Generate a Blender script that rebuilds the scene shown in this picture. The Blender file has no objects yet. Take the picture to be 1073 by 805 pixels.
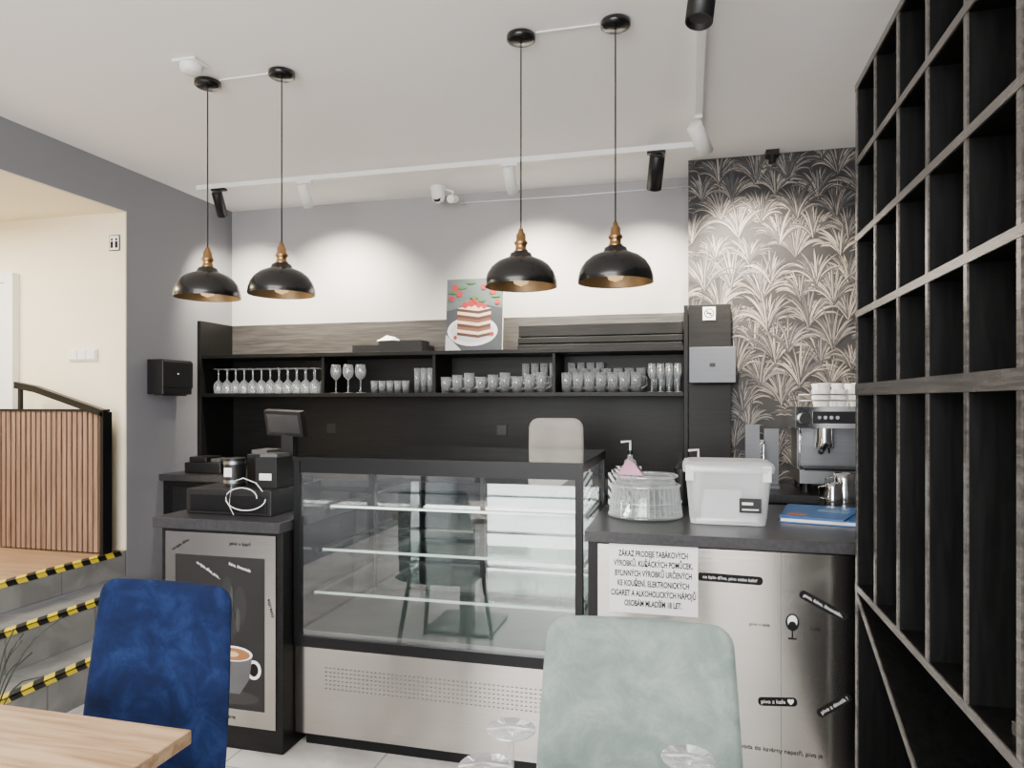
import bpy, math, random
from mathutils import Vector, Matrix
random.seed(7)
pi=math.pi
# ------------------------------------------------------------------ materials
def new_mat(name):
    m=bpy.data.materials.new(name); m.use_nodes=True
    nt=m.node_tree; b=nt.nodes['Principled BSDF']
    return m,nt,b
def mat(name,col,rough=0.5,metal=0.0,var=0.12,scale=8,stretch=(1,1,1),bump=0.0,emit=None,es=0,coat=0,sheen=0,spec=None):
    m,nt,b=new_mat(name)
    tc=nt.nodes.new('ShaderNodeTexCoord'); mp=nt.nodes.new('ShaderNodeMapping')
    mp.inputs['Scale'].default_value=stretch
    nz=nt.nodes.new('ShaderNodeTexNoise'); nz.inputs['Scale'].default_value=scale; nz.inputs['Detail'].default_value=4
    nt.links.new(tc.outputs['Object'],mp.inputs[0]); nt.links.new(mp.outputs[0],nz.inputs['Vector'])
    cr=nt.nodes.new('ShaderNodeValToRGB')
    cr.color_ramp.elements[0].position=0.3; cr.color_ramp.elements[1].position=0.7
    cr.color_ramp.elements[0].color=[max(0,c*(1-var)) for c in col]+[1]
    cr.color_ramp.elements[1].color=[min(1,c*(1+var)) for c in col]+[1]
    nt.links.new(nz.outputs['Fac'],cr.inputs[0]); nt.links.new(cr.outputs[0],b.inputs['Base Color'])
    b.inputs['Roughness'].default_value=rough; b.inputs['Metallic'].default_value=metal
    if coat: b.inputs['Coat Weight'].default_value=coat
    if spec is not None: b.inputs['Specular IOR Level'].default_value=spec
    if emit:
        b.inputs['Emission Color'].default_value=(*emit,1); b.inputs['Emission Strength'].default_value=es
    return m
def steel(name,col,rough=.22,aniso=.85):
    m,nt,b=new_mat(name)
    tc=nt.nodes.new('ShaderNodeTexCoord'); mp=nt.nodes.new('ShaderNodeMapping'); mp.inputs['Scale'].default_value=(.6,.6,160)
    nz=nt.nodes.new('ShaderNodeTexNoise'); nz.inputs['Scale'].default_value=3; nz.inputs['Detail'].default_value=3
    nt.links.new(tc.outputs['Object'],mp.inputs[0]); nt.links.new(mp.outputs[0],nz.inputs['Vector'])
    cr=nt.nodes.new('ShaderNodeValToRGB'); cr.color_ramp.elements[0].position=.3; cr.color_ramp.elements[1].position=.7
    cr.color_ramp.elements[0].color=[c*.93 for c in col]+[1]; cr.color_ramp.elements[1].color=[c*1.07 for c in col]+[1]
    nt.links.new(nz.outputs['Fac'],cr.inputs[0]); nt.links.new(cr.outputs[0],b.inputs['Base Color'])
    mr=nt.nodes.new('ShaderNodeMapRange'); mr.inputs['To Min'].default_value=rough*.8; mr.inputs['To Max'].default_value=rough*1.2
    nt.links.new(nz.outputs['Fac'],mr.inputs['Value']); nt.links.new(mr.outputs[0],b.inputs['Roughness'])
    b.inputs['Metallic'].default_value=1.0; b.inputs['Anisotropic'].default_value=aniso; b.inputs['Anisotropic Rotation'].default_value=0.25
    tg=nt.nodes.new('ShaderNodeTangent'); tg.direction_type='RADIAL'; tg.axis='Z'; nt.links.new(tg.outputs[0],b.inputs['Tangent'])
    return m
def glass(name,tint=(0.95,0.98,0.97),refl=0.1,rough=0.02,blend=0.35,white_mix=0.0,edge=0.0):
    m=bpy.data.materials.new(name); m.use_nodes=True; nt=m.node_tree
    for n in list(nt.nodes): nt.nodes.remove(n)
    o=nt.nodes.new('ShaderNodeOutputMaterial'); t=nt.nodes.new('ShaderNodeBsdfTransparent'); g=nt.nodes.new('ShaderNodeBsdfGlossy')
    t.inputs[0].default_value=(*tint,1); g.inputs['Roughness'].default_value=rough; g.inputs[0].default_value=(0.95,0.97,0.97,1)
    lw=nt.nodes.new('ShaderNodeLayerWeight'); lw.inputs['Blend'].default_value=blend
    ad=nt.nodes.new('ShaderNodeMath'); ad.operation='MULTIPLY_ADD'; ad.inputs[1].default_value=0.8; ad.inputs[2].default_value=refl; ad.use_clamp=True
    pw=nt.nodes.new('ShaderNodeMath'); pw.operation='POWER'; pw.inputs[1].default_value=2.0
    nt.links.new(lw.outputs['Facing'],pw.inputs[0]); nt.links.new(pw.outputs[0],ad.inputs[0])
    mx=nt.nodes.new('ShaderNodeMixShader'); nt.links.new(ad.outputs[0],mx.inputs[0]); nt.links.new(t.outputs[0],mx.inputs[1]); nt.links.new(g.outputs[0],mx.inputs[2])
    out=mx
    if white_mix or edge:
        df=nt.nodes.new('ShaderNodeBsdfDiffuse'); df.inputs[0].default_value=(.92,.94,.95,1)  # diffuse white mixed in; on clear glass it paints the highlights
        f=nt.nodes.new('ShaderNodeMath'); f.operation='MULTIPLY_ADD'; f.inputs[1].default_value=edge; f.inputs[2].default_value=white_mix; f.use_clamp=True
        nt.links.new(pw.outputs[0],f.inputs[0])
        m2=nt.nodes.new('ShaderNodeMixShader'); nt.links.new(f.outputs[0],m2.inputs[0]); nt.links.new(mx.outputs[0],m2.inputs[1]); nt.links.new(df.outputs[0],m2.inputs[2]); out=m2
    nt.links.new(out.outputs[0],o.inputs[0]); return m
def wood(name,c1,c2,sc=(1,12,12),rough=0.5,nscale=3,spec=None):
    m,nt,b=new_mat(name)
    tc=nt.nodes.new('ShaderNodeTexCoord'); mp=nt.nodes.new('ShaderNodeMapping'); mp.inputs['Scale'].default_value=sc
    nz=nt.nodes.new('ShaderNodeTexNoise'); nz.inputs['Scale'].default_value=nscale; nz.inputs['Detail'].default_value=8; nz.inputs['Distortion'].default_value=0.6
    cr=nt.nodes.new('ShaderNodeValToRGB'); cr.color_ramp.elements[0].position=0.35; cr.color_ramp.elements[1].position=0.65
    cr.color_ramp.elements[0].color=(*c1,1); cr.color_ramp.elements[1].color=(*c2,1)
    nt.links.new(tc.outputs['Object'],mp.inputs[0]); nt.links.new(mp.outputs[0],nz.inputs['Vector']); nt.links.new(nz.outputs['Fac'],cr.inputs[0]); nt.links.new(cr.outputs[0],b.inputs['Base Color'])
    b.inputs['Roughness'].default_value=rough
    if spec is not None: b.inputs['Specular IOR Level'].default_value=spec
    return m
def tile_mat(name,c1,c2,mortar,w=0.6,h=0.6):
    m,nt,b=new_mat(name)
    tc=nt.nodes.new('ShaderNodeTexCoord'); br=nt.nodes.new('ShaderNodeTexBrick')
    br.offset=0; br.inputs['Scale'].default_value=1; br.inputs['Brick Width'].default_value=w; br.inputs['Row Height'].default_value=h
    br.inputs['Mortar Size'].default_value=0.004
    nz=nt.nodes.new('ShaderNodeTexNoise'); nz.inputs['Scale'].default_value=3; nz.inputs['Detail'].default_value=8; nz.inputs['Distortion'].default_value=1.5
    cr=nt.nodes.new('ShaderNodeValToRGB'); cr.color_ramp.elements[0].color=(*c1,1); cr.color_ramp.elements[1].color=(*c2,1)
    cr.color_ramp.elements[0].position=0.4; cr.color_ramp.elements[1].position=0.6
    nt.links.new(tc.outputs['Object'],br.inputs['Vector']); nt.links.new(tc.outputs['Object'],nz.inputs['Vector']); nt.links.new(nz.outputs['Fac'],cr.inputs[0])
    nt.links.new(cr.outputs[0],br.inputs['Color1']); nt.links.new(cr.outputs[0],br.inputs['Color2']); br.inputs['Mortar'].default_value=(*mortar,1)
    nt.links.new(br.outputs['Color'],b.inputs['Base Color']); b.inputs['Roughness'].default_value=0.3; return m
def stripes(name,c1,c2,vec,freq,rough=0.5):
    m,nt,b=new_mat(name)
    tc=nt.nodes.new('ShaderNodeTexCoord'); d=nt.nodes.new('ShaderNodeVectorMath'); d.operation='DOT_PRODUCT'; d.inputs[1].default_value=vec
    nt.links.new(tc.outputs['Object'],d.inputs[0])
    a=nt.nodes.new('ShaderNodeMath'); a.operation='MULTIPLY'; a.inputs[1].default_value=freq; nt.links.new(d.outputs['Value'],a.inputs[0])
    f=nt.nodes.new('ShaderNodeMath'); f.operation='FRACT'; nt.links.new(a.outputs[0],f.inputs[0])
    g=nt.nodes.new('ShaderNodeMath'); g.operation='GREATER_THAN'; g.inputs[1].default_value=0.5; nt.links.new(f.outputs[0],g.inputs[0])
    mx=nt.nodes.new('ShaderNodeMix'); mx.data_type='RGBA'; mx.inputs[6].default_value=(*c1,1); mx.inputs[7].default_value=(*c2,1)
    nt.links.new(g.outputs[0],mx.inputs[0]); nt.links.new(mx.outputs[2],b.inputs['Base Color']); b.inputs['Roughness'].default_value=rough; return m

WALL=mat('wall_grey_paint',(0.19,0.193,0.215),0.85,var=0.02,scale=2)
WALLB=mat('wall_back_paint',(0.32,0.315,0.325),0.85,var=0.02,scale=2)
CEIL=mat('ceiling_paint',(0.87,0.85,0.85),0.9,var=0.01,scale=2)
CREAM=mat('hall_cream_paint',(0.85,0.76,0.57),0.85,var=0.02,scale=2)
FLOOR=tile_mat('floor_tile',(0.50,0.48,0.45),(0.68,0.66,0.63),(0.28,0.27,0.26))
STEPM=tile_mat('step_tile',(0.16,0.16,0.16),(0.23,0.23,0.225),(0.11,0.11,0.11),0.5,0.5)
HALLFL=wood('hall_wood_floor',(0.24,0.14,0.075),(0.34,0.21,0.115),(1,10,1))
BLACK=wood('black_ash_wood',(0.003,0.003,0.003),(0.008,0.0076,0.0072),(2,30,30),0.45,spec=.22)
BLACKV=wood('black_ash_backboard',(0.02,0.019,0.018),(0.055,0.05,0.047),(1.5,10,30),0.4)
BMET=mat('black_metal',(0.005,0.005,0.006),0.35,0.2,var=0.1,spec=.3)
BPLA=mat('black_plastic',(0.008,0.008,0.009),0.4,var=0.1,spec=.35)
DKG=mat('dark_grey_slab',(0.030,0.030,0.033),0.33,var=0.25,scale=60,spec=.35)
STEEL=steel('brushed_steel',(0.46,0.44,0.415),.22)
STEELV=steel('brushed_steel_panel',(0.44,0.42,0.39),.22)
DECK=mat('steel_deck',(0.30,0.31,0.31),0.35,1.0,var=0.05)
CHROME=mat('chrome',(0.72,0.72,0.72),0.12,1.0,var=0.02)
RACKE=wood('rack_edge_sheen',(0.035,0.032,0.030),(0.085,0.078,0.07),(25,2,25),0.25)  # daylight sheen on the black front edges, put in as a lighter colour
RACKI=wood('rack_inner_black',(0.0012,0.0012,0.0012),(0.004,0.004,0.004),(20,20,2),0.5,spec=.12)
BRASS=mat('aged_brass',(0.42,0.25,0.11),0.3,1.0,var=0.15,scale=30)
PIN=mat('pendant_black',(0.006,0.006,0.006),0.25,0.0,var=0.1,coat=0.2,spec=.4)
PINI=mat('pendant_inner',(0.30,0.20,0.10),0.35,0.7,var=0.1)
BULB=mat('amber_bulb',(0.6,0.4,0.16),0.1,var=0.05,emit=(1,0.62,0.28),es=1.0)
WHITE=mat('white_plastic',(0.80,0.80,0.78),0.4,var=0.02)
PAPER=mat('white_paper',(0.84,0.84,0.83),0.7,var=0.02)
INK=mat('black_ink',(0.004,0.004,0.004),0.6,var=0.05,spec=.2)
VENT=mat('vent_slot_grey',(0.13,0.125,0.12),0.5)
GLS=glass('clear_glass',(0.93,0.95,0.95),0.14,0.05,white_mix=.16,edge=.6)  # frosty highlights put into the colour as white, strongest at the rims
DOME=glass('dome_glass',(0.95,0.97,0.97),0.10,0.04,white_mix=.05,edge=.45)
PANE=glass('case_pane_glass',(0.94,0.96,0.95),0.09,0.0,0.3)
PANET=glass('case_top_glass',(0.60,0.66,0.65),0.35,0.0,0.5)
SHELFG=glass('glass_shelf',(0.84,0.91,0.88),0.16,0.02)
GREDGE=mat('glass_edge_green',(0.42,0.52,0.48),0.15,var=0.05)
BACKG=glass('rear_door_glass',(0.50,0.52,0.51),0.24,0.02)
PLAST=glass('translucent_plastic',(0.85,0.87,0.88),0.12,0.3,white_mix=.36,edge=.4)
def velvet(name,c1,c2,c3,sh=.4):
    m,nt,b=new_mat(name)
    tc=nt.nodes.new('ShaderNodeTexCoord')
    nz=nt.nodes.new('ShaderNodeTexNoise'); nz.inputs['Scale'].default_value=11; nz.inputs['Detail'].default_value=9; nz.inputs['Distortion'].default_value=0.5; nz.inputs['Roughness'].default_value=0.7
    cr=nt.nodes.new('ShaderNodeValToRGB'); e=cr.color_ramp.elements; e[0].position=0.3; e[0].color=(*c1,1); e[1].position=0.72; e[1].color=(*c3,1)
    k=e.new(0.5); k.color=(*c2,1)
    nt.links.new(tc.outputs['Object'],nz.inputs['Vector']); nt.links.new(nz.outputs['Fac'],cr.inputs[0]); nt.links.new(cr.outputs[0],b.inputs['Base Color'])
    b.inputs['Roughness'].default_value=0.85; b.inputs['Specular IOR Level'].default_value=.15; b.inputs['Sheen Weight'].default_value=sh; b.inputs['Sheen Tint'].default_value=(*[min(1,c*1.5+.03) for c in c3],1); b.inputs['Sheen Roughness'].default_value=0.35
    bp=nt.nodes.new('ShaderNodeBump'); bp.inputs['Strength'].default_value=0.3; nt.links.new(nz.outputs['Fac'],bp.inputs['Height']); nt.links.new(bp.outputs[0],b.inputs['Normal'])
    return m
BLUEV=velvet('navy_velvet',(0.001,0.0035,0.018),(0.002,0.0075,0.037),(0.008,0.021,0.078),.2)
MINTV=velvet('mint_velvet',(0.115,0.15,0.138),(0.16,0.20,0.182),(0.235,0.275,0.255),.2)
OAK=wood('oak_tabletop',(0.23,0.13,0.06),(0.42,0.28,0.16),(1.2,14,14),0.45)
SLAT=wood('walnut_slat',(0.16,0.095,0.065),(0.27,0.17,0.12),(20,20,1),0.5)
TAPE=stripes('hazard_tape',(0.70,0.55,0.02),(0.006,0.006,0.006),(1,1,0.6),9)
ZEBRA=stripes('zebra_paper',(0.85,0.85,0.85),(0.01,0.01,0.01),(1,0.4,0.6),38)

# ------------------------------------------------------------------ mesh builder
class MB:
    def __init__(s): s.v=[];s.f=[];s.mi=[];s.sm=[];s.mats=[]
    def _m(s,m):
        if m not in s.mats: s.mats.append(m)
        return s.mats.index(m)
    def add(s,vs,fs,m,smooth=False,X=None):
        o=len(s.v); k=s._m(m)
        for v in vs:
            v=Vector(v)
            if X is not None: v=X@v
            s.v.append(v)
        for f in fs: s.f.append([i+o for i in f]); s.mi.append(k); s.sm.append(smooth)
        return s
    def box(s,x0,x1,y0,y1,z0,z1,m,X=None):
        vs=[(x0,y0,z0),(x1,y0,z0),(x1,y1,z0),(x0,y1,z0),(x0,y0,z1),(x1,y0,z1),(x1,y1,z1),(x0,y1,z1)]
        return s.add(vs,[(0,3,2,1),(4,5,6,7),(0,1,5,4),(1,2,6,5),(2,3,7,6),(3,0,4,7)],m,False,X)
    def lathe(s,prof,c,m,seg=24,X=None,smooth=True):
        vs=[];fs=[];n=len(prof)
        for (r,z) in prof:
            for i in range(seg):
                a=2*pi*i/seg; vs.append((c[0]+r*math.cos(a),c[1]+r*math.sin(a),c[2]+z))
        for j in range(n-1):
            for i in range(seg):
                i2=(i+1)%seg; fs.append((j*seg+i,j*seg+i2,(j+1)*seg+i2,(j+1)*seg+i))
        return s.add(vs,fs,m,smooth,X)
    def cyl(s,c,r,h,m,seg=24,X=None,r2=None):
        r2=r if r2 is None else r2
        s.lathe([(0.0001,0),(r,0)],c,m,seg,X,False); s.lathe([(r,0),(r2,h)],c,m,seg,X,True); s.lathe([(r2,h),(0.0001,h)],c,m,seg,X,False); return s
    def tube(s,pts,r,m,seg=8,X=None):
        pts=[Vector(p) for p in pts]; vs=[];fs=[]
        for i,p in enumerate(pts):
            t=(pts[min(i+1,len(pts)-1)]-pts[max(i-1,0)]).normalized()
            up=Vector((0,0,1)) if abs(t.z)<0.95 else Vector((1,0,0))
            a=t.cross(up).normalized(); b=t.cross(a)
            for k in range(seg):
                an=2*pi*k/seg; vs.append(p+a*math.cos(an)*r+b*math.sin(an)*r)
        for i in range(len(pts)-1):
            for k in range(seg):
                k2=(k+1)%seg; fs.append((i*seg+k,i*seg+k2,(i+1)*seg+k2,(i+1)*seg+k))
        fs.append(tuple(range(seg))); fs.append(tuple(range((len(pts)-1)*seg,len(pts)*seg)))
        return s.add(vs,fs,m,True,X)
    def poly(s,pts,m,X=None): return s.add(pts,[tuple(range(len(pts)))],m,False,X)
    def art(s,pts,y,m,X=None): return s.poly([(p[0],y,p[1]) for p in pts],m,X)
    def obj(s,name,bevel=0,parent=None,recentre=True):
        lo=[min(v[i] for v in s.v) for i in range(3)]; hi=[max(v[i] for v in s.v) for i in range(3)]
        c=Vector(((lo[0]+hi[0])/2,(lo[1]+hi[1])/2,lo[2])) if recentre else Vector((0,0,0))
        me=bpy.data.meshes.new(name); me.from_pydata([tuple(v-c) for v in s.v],[],s.f)
        for m in s.mats: me.materials.append(m)
        me.polygons.foreach_set('material_index',s.mi); me.polygons.foreach_set('use_smooth',s.sm); me.update()
        o=bpy.data.objects.new(name,me); bpy.context.scene.collection.objects.link(o); o.location=c
        if bevel:
            b=o.modifiers.new('bevel','BEVEL'); b.width=bevel; b.segments=2; b.limit_method='ANGLE'; b.angle_limit=math.radians(50)
        if parent: par(o,parent)
        return o
def par(o,p):
    o.parent=p; o.matrix_parent_inverse=Matrix.Translation(p.location).inverted()
def ell(cx,cz,a,b,n=28,a0=0,a1=2*pi):
    return [(cx+a*math.cos(a0+(a1-a0)*i/n),cz+b*math.sin(a0+(a1-a0)*i/n)) for i in range(n if a1-a0>6.2 else n+1)]
def rrect(cx,cz,w,h,r,rot=0,n=5):
    out=[]
    for (sx,sz,a0) in ((1,1,0),(-1,1,pi/2),(-1,-1,pi),(1,-1,1.5*pi)):
        for i in range(n+1):
            a=a0+pi/2*i/n; x=sx*(w/2-r)+r*math.cos(a); z=sz*(h/2-r)+r*math.sin(a)
            out.append((cx+x*math.cos(rot)-z*math.sin(rot),cz+x*math.sin(rot)+z*math.cos(rot)))
    return out
def text(body,x,y,z,size,m,parent,rot=0,align='CENTER',name='lettering',bold=0,sp=1.0,xs=1.0):
    cu=bpy.data.curves.new(name,'FONT'); cu.body=body; cu.size=size; cu.align_x=align; cu.align_y='CENTER'; cu.extrude=0.0003; cu.offset=bold; cu.space_line=sp
    cu.materials.append(m)
    o=bpy.data.objects.new(name,cu); bpy.context.scene.collection.objects.link(o)
    o.matrix_world=Matrix.Translation((x,y,z))@Matrix.Rotation(-rot,4,'Y')@Matrix.Rotation(pi/2,4,'X')@Matrix.Diagonal((xs,1,1,1))
    if parent: par(o,parent)
    return o

CZ=2.85; XL=-3.28; XR=1.30; YB=4.5; YW=4.19
# ------------------------------------------------------------------ room shell
MB().box(XL-0.2,XR+0.15,-3.2,YB+0.15,-0.1,0,FLOOR).obj('floor',recentre=False)
MB().box(XL-0.12,XR+0.15,-3.2,YB+0.15,CZ,CZ+0.1,CEIL).obj('ceiling')
MB().box(XL-0.12,XR+0.15,YB,YB+0.12,0,CZ,WALLB).obj('wall_back')
w=MB(); w.box(XL-0.12,XL,3.5,YB,0,CZ,WALL).box(XL-0.12,XL,1.6,3.5,2.59,CZ,WALL).box(XL-0.12,XL,-3.1,1.6,0,CZ,WALL).box(XL-0.12,XL,1.6,3.5,0,0.40,WALL)
w.box(XL-0.119,XL-0.002,3.492,3.5,0.55,2.59,CREAM).box(XL-0.119,XL-0.002,1.61,3.492,2.583,2.59,CREAM)
w.obj('wall_left')
MB().box(XR,XR+0.12,-3.1,YB,0,CZ,WALL).obj('wall_right')
w=MB(); w.box(XL,XR,-3.15,-3.03,0,0.9,WALL).box(XL,XR,-3.15,-3.03,2.6,CZ,WALL).box(XL,-2.9,-3.15,-3.03,0.9,2.6,WALL).box(0.9,XR,-3.15,-3.03,0.9,2.6,WALL).obj('wall_front')
w=MB(); 
for x in (-2.9,-1.64,-0.38,0.85): w.box(x,x+0.05,-3.12,-3.06,0.9,2.6,BMET)
w.box(-2.9,0.9,-3.12,-3.06,0.9,0.95,BMET).box(-2.9,0.9,-3.12,-3.06,2.55,2.6,BMET).obj('window_1')
# wallpapered wall with palm print
wp=mat('wallpaper_ground',(0.009,0.0087,0.0095),0.6,var=0.2)
wall_r=MB().box(0.0,XR,YW,YB,0,CZ,wp).obj('wall_back_right')
PC=[mat('palm_cream',(0.31,0.275,0.235),0.55),mat('palm_grey',(0.16,0.15,0.148),0.55),mat('palm_tan',(0.23,0.195,0.165),0.55),mat('palm_dark',(0.055,0.052,0.052),0.55),mat('palm_outline',(0.009,0.0087,0.0095),0.6)]
pm=MB(); layer=0
cl=[]
r=0; z=2.95
while z>0.85:
    x=-0.05+(0.105 if r%2 else 0)
    while x<XR+0.1:
        cl.append((x+random.uniform(-.04,.04),z+random.uniform(-.035,.035))); x+=0.21
    z-=0.12; r+=1
for (cx,cz) in cl:
    n=25; order=list(range(n)); random.shuffle(order); tone=random.choice([0,1,2]); scl=random.uniform(.85,1.4)
    for k in order:
        a=(k/(n-1)-0.5)*2*math.radians(88)+random.uniform(-.07,.07)
        L=random.uniform(.13,.20)*scl; wd=random.uniform(.0032,.0056)
        base=random.choice([0,1,2,tone,3]); layer+=1; y=YW-0.0006-(layer%40)*0.00008
        pts=[];px,pz=cx,cz; ang=a*0.35
        S=8
        for i in range(S+1):
            pts.append((px,pz,ang)); px+=L/S*math.sin(ang); pz+=L/S*math.cos(ang); ang+=(a*1.6-a*0.35)/S*(0.4+1.6*i/S)
        for side,mi in ((-1,base),(1,3 if random.random()<.55 else base)):
            vs=[]
            for i,(x,z,g) in enumerate(pts):
                t=i/S; ww=wd*math.sin(pi*min(1,t*0.93+0.07))**0.7 if t<1 else 0
                nx,nz=math.cos(g),-math.sin(g)
                vs.append((x+side*nx*0.0010,z+side*nz*0.0010)); vs.append((x+side*nx*(ww+.0011),z+side*nz*(ww+.0011)))
            V=[(min(max(v[0],0.001),XR-.001),y,min(max(v[1],.01),CZ-.001)) for v in vs]
            pm.add(V,[(2*i,2*i+1,2*i+3,2*i+2) for i in range(S)],PC[mi])
            V2=[(min(max(v[0]+side*0.0032*(j%2),0.001),XR-.001),y+0.00004,min(max(v[1]-0.002,.01),CZ-.001)) for j,v in enumerate(vs)]
            pm.add(V2,[(2*i,2*i+1,2*i+3,2*i+2) for i in range(S)],PC[4])  # ground-coloured outline printed behind each leaf half
pm.obj('palm_wallpaper_print',parent=wall_r)

# ------------------------------------------------------------------ hall behind opening
MB().box(-5.3,XL-0.12,3.5,3.62,0.40,2.75,CREAM).obj('wall_hall_back')
MB().box(-5.4,-5.3,1.1,3.62,0.40,2.75,CREAM).obj('wall_hall_left')
MB().box(-5.3,XL-0.12,1.1,1.2,0.40,2.75,CREAM).obj('wall_hall_front')
MB().box(-5.3,XL-0.12,1.2,3.5,2.59,2.69,CREAM).obj('ceiling_hall')
h=MB(); h.box(-5.3,XL-0.02,1.61,3.49,0.402,0.55,HALLFL).box(XL-0.02,XL,1.61,3.49,0.402,0.55,STEPM)
h.box(XL-0.045,XL+0.003,1.62,3.46,0.548,0.553,TAPE).box(XL,XL+0.003,1.62,3.46,0.525,0.552,TAPE).obj('floor_hall')
st=MB(); e0=XL+.004; st.box(e0,-3.04,1.6,3.46,0,0.385,STEPM).box(-3.04,-2.80,1.6,3.46,0,0.19,STEPM)
st.box(-3.085,-3.036,1.6,3.46,0.383,0.388,TAPE).box(-3.04,-3.036,1.6,3.46,0.363,0.388,TAPE)
st.box(-2.845,-2.796,1.6,3.46,0.188,0.193,TAPE).box(-2.80,-2.796,1.6,3.46,0.168,0.193,TAPE)
st.obj('entrance_steps')
d=MB(); d.box(-5.0,-4.16,3.46,3.499,0.55,2.19,WHITE).box(-4.158,-4.09,3.45,3.498,0.55,2.25,PAPER).box(-5.0,-4.159,3.45,3.498,2.192,2.25,PAPER)
d.box(-4.26,-4.22,3.447,3.459,1.38,1.58,CHROME).tube([(-4.24,3.45,1.5),(-4.24,3.41,1.5),(-4.36,3.41,1.5)],0.009,CHROME)
d.obj('door_1')
b=MB(); yb0=3.36
x=-4.14; b.box(-4.16,XL-0.045,yb0+.025,yb0+.04,0.555,1.384,INK)
while x<XL-0.06: b.box(x,x+0.025,yb0,yb0+.024,0.56,1.384,SLAT); x+=0.038
b.box(-4.16,XL-0.03,yb0-.005,yb0+.045,1.385,1.40,BMET).box(XL-0.04,XL-0.015,yb0-.02,yb0+.045,0.55,1.384,BMET)
R=[(-3.95,yb0,1.545),(-3.80,yb0,1.52),(XL-0.02,yb0,1.375)]
for i in range(2):
    p,q=Vector(R[i]),Vector(R[i+1]); b.add([p+Vector((0,-.02,-.02)),p+Vector((0,.02,-.02)),p+Vector((0,.02,.02)),p+Vector((0,-.02,.02)),q+Vector((0,-.02,-.02)),q+Vector((0,.02,-.02)),q+Vector((0,.02,.02)),q+Vector((0,-.02,.02))],[(0,1,2,3),(4,7,6,5),(0,4,5,1),(1,5,6,2),(2,6,7,3),(3,7,4,0)],BMET)
b.box(-3.93,-3.91,yb0-.01,yb0+.01,1.40,1.53,BMET).obj('slatted_balustrade')
s=MB(); s.box(-3.70,-3.49,3.485,3.499,1.695,1.765,WHITE)
for i in range(3): s.box(-3.69+i*.067,-3.63+i*.067,3.478,3.486,1.703,1.757,PAPER)
s.obj('light_switch_panel',bevel=0.002)
s=MB(); s.box(-3.395,-3.32,3.487,3.491,2.355,2.45,INK).box(-3.39,-3.325,3.485,3.4875,2.36,2.445,PAPER)
for dx in (-3.374,-3.341):
    s.art(ell(dx,2.423,.008,.008,10),3.484,INK).box(dx-.009,dx+.009,3.483,3.4845,2.372,2.411,INK)
s.obj('toilet_sign')
s=MB(); s.box(XL+.001,XL+0.12,3.66,3.92,1.49,1.71,BPLA).box(XL+0.02,XL+0.125,3.655,3.925,1.53,1.70,BPLA).box(XL+0.03,XL+0.1,3.68,3.9,1.48,1.489,CHROME).cyl((XL+.126,3.79,1.62),.012,.003,CHROME,12)
s.obj('paper_towel_dispenser',bevel=0.008)

# ------------------------------------------------------------------ back shelf unit
s=MB()
s.box(XL+.001,XL+0.03,4.12,4.499,0.981,2.0,BLACK)
s.box(XL+.03,-0.026,4.47,4.499,0.981,1.74,BLACK)
s.box(XL+.03,-0.026,4.46,4.499,1.765,2.0,BLACKV)
s.box(XL+.03,-0.026,4.13,4.499,1.74,1.765,BLACK).box(XL+.03,-0.026,4.13,4.47,1.475,1.50,BLACK)
for x in (-2.34,-1.56,-0.79): s.box(x-.01,x+.01,4.15,4.47,1.50,1.74,BLACK)
s.box(-0.025,-0.001,4.13,4.499,0.981,2.0,BLACK)
for x in (-2.45,-1.2): s.box(x-.035,x+.035,4.462,4.47,1.22,1.29,BPLA)
s.obj('bar_shelving_unit',bevel=0.002)
s=MB()
s.box(XL+.001,-0.001,3.80,4.465,0,0.94,BLACK).box(XL+.001,-0.001,3.76,4.465,0.94,0.98,DKG)
s.box(0,XR-.001,3.74,YW-.006,0,0.94,BLACK).box(0,XR-.001,3.70,YW-.006,0.94,0.98,DKG)
for i in range(5): s.box(-3.2+i*.64,-3.2+i*.64+.6,3.79,3.801,.08,.90,BPLA)
s.obj('back_bar_counter',bevel=0.002)
def wineglass(m,x,y,z,h=.17,inv=False,r=.033,G=GLS,seg=14):
    p=[(.0005,0.004),(r*.95,0),(r*.95,.002),(.006,.006),(.004,.02),(.004,h*.45),(.01,h*.48),(r*.8,h*.58),(r,h*.72),(r*.95,h*.85),(r*.82,h)]
    if inv: p=[(a,h-b) for a,b in p]
    m.lathe(p,(x,y,z),G,seg)
def tumbler(m,x,y,z,h=.12,r=.03,seg=12,G=GLS):
    m.lathe([(.0005,.006),(r*.85,.004),(r*.85,0),(r,h),(r*.94,h),(r*.8,.012),(.0005,.012)],(x,y,z),G,seg)
def mug(m,x,y,z,h=.11,r=.034):
    tumbler(m,x,y,z,h,r)
    m.tube([(x+r*.9,y,z+h*.8),(x+r*1.7,y,z+h*.75),(x+r*1.8,y,z+h*.35),(x+r*.9,y,z+h*.2)],.005,GLS,6)
g=MB(); 
for row in range(2):
    x=-3.17
    while x<-2.40: wineglass(g,x,4.2+row*.1,1.5005,.17,True); x+=.068
x=-2.28
for i in range(3): wineglass(g,x,4.22,1.5005,.19,False,.036); x+=.09
for i in range(5): tumbler(g,-2.0+i*.055,4.22,1.5005,.08,.024)
for i in range(3): 
    tumbler(g,-1.70+i*.045,4.22,1.5005,.16,.02)
    tumbler(g,-1.70+i*.045,4.32,1.5005,.16,.02)
x=-1.50
for i in range(9): mug(g,x,4.21,1.5005,.10+.012*(i%3)); mug(g,x+.02,4.32,1.5005,.10); x+=.078
for i in range(8): tumbler(g,-1.02+i*.06+(0.06 if i>3 else 0),4.4,1.5005,.19,.026)
x=-.72
for i in range(7): mug(g,x,4.21,1.5005,.12); tumbler(g,x+.02,4.33,1.5005,.15,.03); x+=.07
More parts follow.
